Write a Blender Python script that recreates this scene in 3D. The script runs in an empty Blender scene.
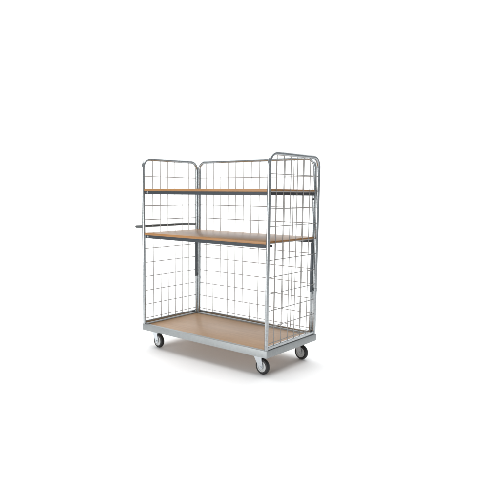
import bpy, bmesh, math, random
from mathutils import Vector, Matrix
random.seed(7)
S = bpy.context.scene
COL = S.collection

# ------------------------------------------------------------------ dimensions (metres, ground at z = 0)
W, D = 1.30, 0.6776          # footprint of the base
HG = 0.2080                  # top of base rim above floor
HB = 0.0527                  # rim depth
T = 0.0135                   # tube radius
ZT = HG + 1.3950             # top of the tube arches
ZS1, ZS2 = HG + 1.1376, HG + 0.7756   # shelf tops

# ------------------------------------------------------------------ camera
yaw, pitch, roll = -0.69483, 0.13353, 0.00792
fwd = Vector((math.sin(yaw)*math.cos(pitch), math.cos(yaw)*math.cos(pitch), -math.sin(pitch)))
rt = Vector((math.cos(yaw), -math.sin(yaw), 0)); up = rt.cross(fwd)
r2 = rt*math.cos(roll) + up*math.sin(roll); u2 = -rt*math.sin(roll) + up*math.cos(roll)
cam = bpy.data.cameras.new("camera"); camo = bpy.data.objects.new("camera", cam); COL.objects.link(camo)
M = Matrix((r2, u2, -fwd)).transposed().to_4x4(); M.translation = Vector((3.53173, -3.13756, 1.10648 + HG))
camo.matrix_world = M
cam.sensor_width = 36; cam.lens = 559.637/500*36
cam.shift_x = (250-225.481)/500; cam.shift_y = (268.473-250)/500
cam.clip_start = 0.05; cam.clip_end = 200
S.camera = camo

# ------------------------------------------------------------------ dim studio air, softboxes, exposure
wd = bpy.data.worlds.new("World"); S.world = wd; wd.use_nodes = True
bg = wd.node_tree.nodes["Background"]; bg.inputs[0].default_value = (0.93, 0.97, 1.0, 1); bg.inputs[1].default_value = 0.46
S.view_settings.view_transform = 'Standard'; S.view_settings.look = 'None'
S.view_settings.exposure = -0.03; S.view_settings.gamma = 1.0
CEN = Vector((0.62, 0.36, 0.8))
flat = Vector((math.sin(yaw), math.cos(yaw), 0)); side = Vector((math.cos(yaw), -math.sin(yaw), 0))

def softbox(name, loc, target, sx, sy, power, col=(1, 1, 1)):
    l = bpy.data.lights.new(name, 'AREA'); l.shape = 'RECTANGLE'; l.size = sx; l.size_y = sy
    l.energy = power; l.color = col
    o = bpy.data.objects.new(name, l); COL.objects.link(o); o.location = loc
    d = Vector(target) - Vector(loc)
    o.rotation_euler = d.to_track_quat('-Z', 'Y').to_euler()
    return o
top = CEN + flat*0.5; top.z = 4.6
softbox("overhead_softbox", top, (top.x, top.y, 0), 6.5, 5.5, 300)
fl = CEN - flat*3.2 - side*3.4; fl.z = 1.25
softbox("front_softbox", fl, CEN, 3.4, 1.9, 120)
bk = CEN + flat*4.6; bk.z = 5.6
softbox("backdrop_softbox", bk, CEN + flat*7.0 + Vector((0, 0, 0.4)), 17.0, 1.6, 400)

# ------------------------------------------------------------------ materials
def mat(name):
    m = bpy.data.materials.new(name); m.use_nodes = True
    return m, m.node_tree.nodes, m.node_tree.links, m.node_tree.nodes["Principled BSDF"]

def zinc(name, base, rough, spangle=0.10, scale=90):
    m, N, L, B = mat(name)
    tc = N.new('ShaderNodeTexCoord')
    v = N.new('ShaderNodeTexVoronoi'); v.inputs['Scale'].default_value = scale
    n = N.new('ShaderNodeTexNoise'); n.inputs['Scale'].default_value = 9; n.inputs['Detail'].default_value = 6
    L.new(tc.outputs['Object'], v.inputs['Vector']); L.new(tc.outputs['Object'], n.inputs['Vector'])
    mx = N.new('ShaderNodeMix'); mx.data_type = 'FLOAT'; mx.inputs[0].default_value = 0.5
    L.new(v.outputs['Color'], mx.inputs[2]); L.new(n.outputs['Fac'], mx.inputs[3])
    r = N.new('ShaderNodeValToRGB')
    lo = [c*(1-spangle) for c in base]; hi = [min(1, c*(1+spangle)) for c in base]
    r.color_ramp.elements[0].color = (*lo, 1); r.color_ramp.elements[0].position = 0.25
    r.color_ramp.elements[1].color = (*hi, 1); r.color_ramp.elements[1].position = 0.75
    L.new(mx.outputs[0], r.inputs[0]); L.new(r.outputs[0], B.inputs['Base Color'])
    B.inputs['Metallic'].default_value = 1.0
    mr = N.new('ShaderNodeMapRange'); mr.inputs[3].default_value = rough*0.8; mr.inputs[4].default_value = rough*1.25
    L.new(n.outputs['Fac'], mr.inputs[0]); L.new(mr.outputs[0], B.inputs['Roughness'])
    bp = N.new('ShaderNodeBump'); bp.inputs['Strength'].default_value = 0.06; bp.inputs['Distance'].default_value = 0.002
    L.new(mx.outputs[0], bp.inputs['Height']); L.new(bp.outputs[0], B.inputs['Normal'])
    return m

def wood(name, c0, c1, rough, coat=0.0):
    m, N, L, B = mat(name)
    tc = N.new('ShaderNodeTexCoord'); mp = N.new('ShaderNodeMapping'); mp.inputs['Scale'].default_value = (1.6, 26, 26)
    L.new(tc.outputs['Object'], mp.inputs[0])
    n = N.new('ShaderNodeTexNoise'); n.inputs['Scale'].default_value = 2.2; n.inputs['Detail'].default_value = 8; n.inputs['Distortion'].default_value = 0.6
    L.new(mp.outputs[0], n.inputs['Vector'])
    n2 = N.new('ShaderNodeTexNoise'); n2.inputs['Scale'].default_value = 1.7; n2.inputs['Detail'].default_value = 3
    L.new(tc.outputs['Object'], n2.inputs['Vector'])
    mx = N.new('ShaderNodeMix'); mx.data_type = 'FLOAT'; mx.inputs[0].default_value = 0.3
    L.new(n.outputs['Fac'], mx.inputs[2]); L.new(n2.outputs['Fac'], mx.inputs[3])
    r = N.new('ShaderNodeValToRGB')
    r.color_ramp.elements[0].color = (*c0, 1); r.color_ramp.elements[0].position = 0.32
    r.color_ramp.elements[1].color = (*c1, 1); r.color_ramp.elements[1].position = 0.68
    L.new(mx.outputs[0], r.inputs[0]); L.new(r.outputs[0], B.inputs['Base Color'])
    B.inputs['Roughness'].default_value = rough
    B.inputs['Coat Weight'].default_value = coat; B.inputs['Coat Roughness'].default_value = 0.2
    bp = N.new('ShaderNodeBump'); bp.inputs['Strength'].default_value = 0.05; bp.inputs['Distance'].default_value = 0.001
    L.new(n.outputs['Fac'], bp.inputs['Height']); L.new(bp.outputs[0], B.inputs['Normal'])
    return m

def plain(name, col, rough, metallic=0.0, var=0.12, scale=30):
    m, N, L, B = mat(name)
    tc = N.new('ShaderNodeTexCoord'); n = N.new('ShaderNodeTexNoise'); n.inputs['Scale'].default_value = scale; n.inputs['Detail'].default_value = 5
    L.new(tc.outputs['Object'], n.inputs['Vector'])
    r = N.new('ShaderNodeValToRGB')
    r.color_ramp.elements[0].color = (*[c*(1-var) for c in col], 1); r.color_ramp.elements[0].position = 0.3
    r.color_ramp.elements[1].color = (*[min(1, c*(1+var)) for c in col], 1); r.color_ramp.elements[1].position = 0.7
    L.new(n.outputs['Fac'], r.inputs[0]); L.new(r.outputs[0], B.inputs['Base Color'])
    B.inputs['Roughness'].default_value = rough; B.inputs['Metallic'].default_value = metallic
    return m

ZINC = zinc("zinc_tube", (0.39, 0.41, 0.42), 0.22, 0.14)
ZINCR = zinc("zinc_rim", (0.33, 0.347, 0.35), 0.45, 0.05, 55)
WIRE = zinc("zinc_wire", (0.33, 0.318, 0.305), 0.4, 0.05)
FORK = zinc("zinc_fork", (0.62, 0.66, 0.69), 0.3, 0.05)
BOARD = wood("beech_laminate", (0.30, 0.172, 0.080), (0.40, 0.24, 0.117), 0.38)
EDGE = wood("beech_edge", (0.29, 0.135, 0.042), (0.38, 0.185, 0.062), 0.45)
RAIL = plain("slate_paint", (0.024, 0.031, 0.038), 0.5, 0.0)
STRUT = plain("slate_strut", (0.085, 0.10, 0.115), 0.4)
BLACK = plain("black_plastic", (0.012, 0.012, 0.013), 0.45)
GRIP = plain("dark_grip", (0.075, 0.08, 0.08), 0.5)
RUBBER = plain("black_rubber", (0.014, 0.014, 0.015), 0.55)
HUB = plain("grey_hub", (0.50, 0.51, 0.51), 0.4, 0.0, 0.06)
PAPER = plain("white_studio_paper", (0.90, 0.90, 0.90), 0.8, 0.0, 0.008, 3)

# ------------------------------------------------------------------ mesh helpers
def link(name, bm, m, parent=None, smooth=True, ang=40, loc=None):
    me = bpy.data.meshes.new(name)
    bmesh.ops.recalc_face_normals(bm, faces=bm.faces)
    bm.to_mesh(me); bm.free()
    for k in (m if isinstance(m, (list, tuple)) else [m]): me.materials.append(k)
    if smooth:
        for p in me.polygons: p.use_smooth = True
        me.set_sharp_from_angle(angle=math.radians(ang))
    o = bpy.data.objects.new(name, me); COL.objects.link(o)
    if parent: o.parent = parent
    if loc is not None: o.location = loc
    return o

def tube(bm, pts, r, seg=14, caps=True):
    pts = [Vector(p) for p in pts]
    n = len(pts); tans = []
    for i in range(n):
        a = (pts[i]-pts[i-1]).normalized() if i > 0 else None
        b = (pts[i+1]-pts[i]).normalized() if i < n-1 else None
        t = (a or b) if (a is None or b is None) else (a+b).normalized()
        tans.append(t)
    t0 = tans[0]; ref = Vector((0, 0, 1)) if abs(t0.z) < 0.9 else Vector((1, 0, 0))
    u = t0.cross(ref).normalized(); rings = []
    for i in range(n):
        t = tans[i]; u = (u - t*u.dot(t)).normalized(); v = t.cross(u)
        rings.append([bm.verts.new(pts[i] + (u*math.cos(2*math.pi*k/seg) + v*math.sin(2*math.pi*k/seg))*r) for k in range(seg)])
    for i in range(n-1):
        for k in range(seg):
            bm.faces.new((rings[i][k], rings[i][(k+1) % seg], rings[i+1][(k+1) % seg], rings[i+1][k]))
    if caps:
        bm.faces.new(rings[0][::-1]); bm.faces.new(rings[-1])

def box(bm, lo, hi, bev=0.0, seg=2, mi=0):
    lo, hi = Vector(lo), Vector(hi)
    r = bmesh.ops.create_cube(bm, size=1.0)
    for v in r['verts']:
        v.co = Vector((lo[i] + (v.co[i]+0.5)*(hi[i]-lo[i]) for i in range(3)))
    fs = {f for v in r['verts'] for f in v.link_faces}
    for f in fs: f.material_index = mi
    if bev:
        es = list({e for v in r['verts'] for e in v.link_edges})
        bmesh.ops.bevel(bm, geom=es, offset=bev, segments=seg, affect='EDGES', profile=0.5)

def lathe(bm, prof, mtx, seg=40):
    """prof: (radius, axial) list, closed into a ring or ended on the axis; axis = local Y of mtx"""
    rings = []
    for (r, a) in prof:
        if r < 1e-6: rings.append([bm.verts.new(mtx @ Vector((0, a, 0)))])
        else: rings.append([bm.verts.new(mtx @ Vector((r*math.cos(2*math.pi*k/seg), a, r*math.sin(2*math.pi*k/seg)))) for k in range(seg)])
    for A, B in zip(rings, rings[1:]):
        for k in range(seg):
            k2 = (k+1) % seg
            if len(A) == 1 and len(B) > 1: bm.faces.new((A[0], B[k], B[k2]))
            elif len(B) == 1 and len(A) > 1: bm.faces.new((A[k], A[k2], B[0]))
            elif len(A) > 1: bm.faces.new((A[k], A[k2], B[k2], B[k]))

def prism(bm, poly, mtx, y0, y1):
    a = [bm.verts.new(mtx @ Vector((x, y0, z))) for x, z in poly]
    b = [bm.verts.new(mtx @ Vector((x, y1, z))) for x, z in poly]
    bm.faces.new(a); bm.faces.new(b[::-1]); n = len(poly)
    for k in range(n): bm.faces.new((a[k], b[k], b[(k+1) % n], a[(k+1) % n]))

def arch_path(p0, p1, z0, z1, R, n=10):
    p0, p1 = Vector((*p0, 0)), Vector((*p1, 0)); d = (p1-p0).normalized(); L = (p1-p0).length
    pts = [(0, z0), (0, (z0+z1)/2)]
    for k in range(n+1):
        a = math.pi/2*k/n; pts.append((R - R*math.cos(a), z1-R+R*math.sin(a)))
    pts.append((L/2, z1))
    for k in range(n+1):
        a = math.pi/2*k/n; pts.append((L-R+R*math.sin(a), z1-R+R*math.cos(a)))
    pts += [(L, (z0+z1)/2), (L, z0)]
    return [p0 + d*s + Vector((0, 0, z)) for s, z in pts]

# ------------------------------------------------------------------ floor: one seamless white studio sheet sweeping up behind
bm = bmesh.new()
prof = [(-9, 0), (0, 0), (4.4, 0)]
for k in range(1, 17):
    a = math.pi/2*k/16; prof.append((4.4 + 2.2*math.sin(a), 2.2 - 2.2*math.cos(a)))
prof.append((6.6, 9.0))
base = Vector((CEN.x, CEN.y, 0)); rows = []
for s, z in prof:
    rows.append([bm.verts.new(base + flat*s + side*x + Vector((0, 0, z))) for x in (-8, 0, 8)])
for A, B in zip(rows, rows[1:]):
    for k in range(2): bm.faces.new((A[k], A[k+1], B[k+1], B[k]))
floor = link("floor", bm, PAPER, ang=60); floor["kind"] = "structure"

# ------------------------------------------------------------------ the trolley
root = bpy.data.objects.new("shelf_trolley", None); COL.objects.link(root)
root.empty_display_size = 0.2
root["label"] = "tall zinc cage trolley with beech shelves and wire mesh sides standing on white floor"
root["category"] = "trolley"

# base frame: a channel rim mitred round four corners
bm = bmesh.new()
IN = 0.030; zb = HG-HB; c = 0.003
prof = [(0, zb), (0, HG-c), (c*0.3, HG-c*0.3), (c, HG), (IN-c, HG), (IN, HG-c), (IN, HG-0.030), (0.004, HG-0.030), (0.004, zb+0.004), (0.022, zb+0.004), (0.022, zb)]
corners = [((0, 0), (1, 1)), ((W, 0), (-1, 1)), ((W, D), (-1, -1)), ((0, D), (1, -1))]
rings = [[bm.verts.new((cx+dx*i, cy+dy*i, z)) for i, z in prof] for (cx, cy), (dx, dy) in corners]
for q in range(4):
    A, B = rings[q], rings[(q+1) % 4]; n = len(prof)
    for k in range(n): bm.faces.new((A[k], A[(k+1) % n], B[(k+1) % n], B[k]))
link("base_frame", bm, ZINCR, root)

# deck board, set just below the rim
bm = bmesh.new(); box(bm, (IN+0.001, IN+0.001, HG-0.026), (W-IN-0.001, D-IN-0.001, HG-0.007), 0.0015)
link("deck", bm, BOARD, root)

# cage panels ---------------------------------------------------------------------------------------------------
ZR0, ZR1 = HG+0.005, HG+0.026
HZ = [HG + 0.045 + 0.1196*k for k in range(11)]
WR = 0.0030
def panel(name, p0, p1, vpos, inward, clips, label=None):
    """p0,p1: post centres; vpos: distances of upright wires from p0; inward: unit normal to inside"""
    P0, P1 = Vector((*p0, 0)), Vector((*p1, 0)); d = (P1-P0).normalized(); L = (P1-P0).length
    inw = Vector((*inward, 0))
    bm = bmesh.new(); tube(bm, arch_path(p0, p1, HG+0.0005, ZT-T, 0.075), T, 18)
    f = link(name, bm, ZINC, root)
    if label: f["label"] = label
    # flat bar along the foot
    bm = bmesh.new()
    a = P0 + d*(T-0.001); b = P1 - d*(T-0.001); h = 0.009
    q = [a - inw*h, b + inw*h]
    lo = [min(q[0][i], q[1][i]) for i in range(2)]; hi = [max(q[0][i], q[1][i]) for i in range(2)]
    box(bm, (*lo, ZR0), (*hi, ZR1), 0.002)
    link("foot_rail", bm, ZINC, f)
    bm = bmesh.new()
    for z in HZ:
        j = random.uniform(-0.001, 0.001)
        tube(bm, [P0 + d*(T*0.7) + Vector((0, 0, z+j)), P1 - d*(T*0.7) + Vector((0, 0, z+j))], WR, 8)
    for s in vpos:
        q = P0 + d*(s+random.uniform(-0.001, 0.001)) + inw*(WR*2)
        top_z = ZT - 1.2*T
        tube(bm, [q + Vector((0, 0, ZR1-0.004)), q + Vector((0, 0, top_z))], WR, 8)
    link("wire_mesh", bm, WIRE, f)
    for s, z in clips:
        bm = bmesh.new(); q = P0 + d*s
        lathe(bm, [(T-0.001, -0.011), (T+0.003, -0.010), (T+0.003, 0.010), (T-0.001, 0.011)], Matrix.Translation(q+Vector((0, 0, z))) @ Matrix.Rotation(math.pi/2, 4, 'X'), 20)
        link("clip", bm, ZINC, f)
    return f
vs = [0.1005 + 0.0877*k for k in range(6)]
panel("side_panel", (T, T), (T, D-T), vs, (1, 0), [(D-2*T, HG+0.36)])
panel("side_panel", (W-T, T), (W-T, D-T), vs, (-1, 0), [(D-2*T, HG+0.36)])
bx0 = 3.4*T; bx1 = W-3.4*T
panel("back_panel", (bx0, D-T), (bx1, D-T), [0.0905 + 0.0846*k for k in range(13)], (0, -1), [(0, HG+0.33), (bx1-bx0, HG+0.33)])

# shelves -----------------------------------------------------------------------------------------------------
def shelf(z, label, knob):
    x0, x1, y0, y1 = 2*T+0.0015, W-2*T-0.0015, 0.009, D-2*T-0.004
    th = 0.019
    bm = bmesh.new(); box(bm, (x0, y0, z-th), (x1, y1, z), 0.0022)
    s = link("shelf", bm, [BOARD, EDGE], root); s["label"] = label
    for p in s.data.polygons:
        if abs(p.normal.z) < 0.9: p.material_index = 1
    for ya, sg in ((y0+0.003, 1), (y1-0.003, -1)):
        bm = bmesh.new()
        pr = [(0, 0), (0, -0.025), (0.003, -0.025), (0.003, -0.003), (0.028, -0.003), (0.028, 0)]
        a = [bm.verts.new((x0+0.006, ya+sg*u, z-th-0.0003+w)) for u, w in pr]
        b = [bm.verts.new((x1-0.001, ya+sg*u, z-th-0.0003+w)) for u, w in pr]
        bm.faces.new(a); bm.faces.new(b[::-1])
        for k in range(6): bm.faces.new((a[k], b[k], b[(k+1) % 6], a[(k+1) % 6]))
        link("support_rail", bm, RAIL, s, smooth=False)
    # zinc bolt at the left end of the front rail, black end knob at the right end
    bm = bmesh.new()
    lathe(bm, [(0, -0.008), (0.006, -0.0075), (0.0085, -0.004), (0.0085, 0.001), (0, 0.001)], Matrix.Translation((x0+0.043, y0+0.003, z-th-0.011)), 16)
    link("bolt", bm, FORK, s)
    if not knob: return s
    bm = bmesh.new()
    lathe(bm, [(0, -0.008), (0.008, -0.007), (0.010, -0.003), (0.010, 0.010), (0, 0.010)], Matrix.Translation((x1-0.012, y0+0.078, z-th-0.015)) @ Matrix.Rotation(math.pi/2, 4, 'Z'), 16)
    link("end_knob", bm, BLACK, s)
    return s
shelf(ZS1, "top beech shelf, seen almost edge on", False)
shelf(ZS2, "middle beech shelf at handle height", True)
bm = bmesh.new()
lathe(bm, [(0, -0.011), (0.005, -0.010), (0.007, -0.006), (0.007, 0.002), (0, 0.002)], Matrix.Translation((bx1, D-2*T+0.001, ZS1-0.070)), 16)
link("bolt", bm, BLACK, root)["label"] = "black bolt on the rear corner post"

# dark struts under the rear corners of the middle shelf
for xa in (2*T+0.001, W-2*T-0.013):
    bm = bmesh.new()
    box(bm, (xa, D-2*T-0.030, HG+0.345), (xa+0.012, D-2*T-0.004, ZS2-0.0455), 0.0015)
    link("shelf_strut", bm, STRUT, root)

# push handle outside the left side ------------------------------------------------------------------------------
hx, hz = -0.096, HG+0.8225; bm = bmesh.new()
pts = [(T-T*0.9, T+0.004, hz)]
R = 0.022
for k in range(7):
    a = math.pi/2*k/6; pts.append((hx+R-R*math.sin(a), T+0.004+R-R*math.cos(a), hz))
pts.append((hx, D/2, hz))
for k in range(7):
    a = math.pi/2*k/6; pts.append((hx+R-R*math.cos(a), D-T-0.004-R+R*math.sin(a), hz))
pts.append((T-T*0.9, D-T-0.004, hz))
tube(bm, pts, 0.0108, 14)
link("push_handle", bm, GRIP, root)["label"] = "dark grey push handle bar"

# castors ------------------------------------------------------------------------------------------------------
WRD, WW = 0.060, 0.034
def caster(cx, cy, deg):
    """wheel centre over (cx, cy); local x = rolling direction (trail), local y = axle"""
    ROT = Matrix.Rotation(math.radians(deg), 4, 'Z')
    trail = 0.036
    B = Matrix.Translation((cx, cy, 0)) @ ROT
    sw = Matrix.Translation((cx, cy, 0)) @ ROT @ Matrix.Translation((-trail, 0, 0))
    s0 = sw.translation
    bm = bmesh.new()
    box(bm, (s0.x-0.05, s0.y-0.04, zb-0.005), (s0.x+0.05, s0.y+0.04, zb-0.0006), 0.001)
    X = Matrix.Translation((s0.x, s0.y, 0)) @ Matrix.Rotation(-math.pi/2, 4, 'X')   # local y -> -z
    lathe(bm, [(0, -(zb-0.004)), (0.033, -(zb-0.004)), (0.034, -(zb-0.012)), (0.027, -(zb-0.018)), (0.027, -(zb-0.024)), (0, -(zb-0.024))], Matrix.Translation((s0.x, s0.y, 0)) @ Matrix.Rotation(math.pi/2, 4, 'X') @ Matrix.Scale(-1, 4, (0, 1, 0)), 28)
    zc = WRD; zt = zb-0.018
    # crown plate and two cheeks
    cw = WW/2+0.0045
    prism(bm, [(-trail-0.028, zt-0.005), (-trail+0.040, zt-0.005), (-trail+0.040, zt), (-trail-0.028, zt)], B, -cw-0.003, cw+0.003)
    poly = [(-trail-0.028, zt), (-trail-0.026, zt-0.016), (-0.019, zc-0.004)]
    for k in range(9):
        a = math.radians(200 + 160*k/8); poly.append((0.0175*math.cos(a), zc+0.0175*math.sin(a)))
    poly += [(0.016, zc+0.016), (-trail+0.040, zt-0.010), (-trail+0.040, zt)]
    prism(bm, poly, B, -cw-0.003, -cw); prism(bm, poly, B, cw, cw+0.003)
    f = link("caster", bm, FORK, root, ang=35)
    C = B @ Matrix.Translation((0, 0, zc))
    bm = bmesh.new(); h = WW/2; ri = 0.040
    pr = [(ri, -h+0.003)]
    pr += [(ri+0.004, -h), (WRD-0.010, -h)]
    for k in range(1, 8):
        a = math.pi*k/8; pr.append((WRD-0.010+0.010*math.sin(a), -h*math.cos(a)))
    pr += [(WRD-0.010, h), (ri+0.004, h), (ri, h-0.003), (ri, -h+0.003)]
    lathe(bm, pr, C, 48); link("tyre", bm, RUBBER, f)
    bm = bmesh.new()
    half = [(0.0, -h-0.002), (0.012, -h-0.002), (0.014, -h+0.003), (0.031, -h+0.005), (0.034, -h+0.0005), (0.0405, -h+0.001)]
    lathe(bm, half + [(r, -a) for r, a in half[::-1]], C, 40); link("wheel_hub", bm, HUB, f)
    bm = bmesh.new()
    lathe(bm, [(0, -cw-0.009), (0.007, -cw-0.009), (0.008, -cw-0.007), (0.008, -cw-0.002), (0.004, -cw), (0.004, cw), (0.008, cw+0.003), (0.008, cw+0.008), (0, cw+0.009)], C, 12)
    link("axle_bolt", bm, FORK, f, ang=25)
    return f
caster(0.106, 0.090, -8)
caster(1.203, 0.092, -5)
caster(1.215, 0.600, -6)
caster(0.110, 0.596, -14)
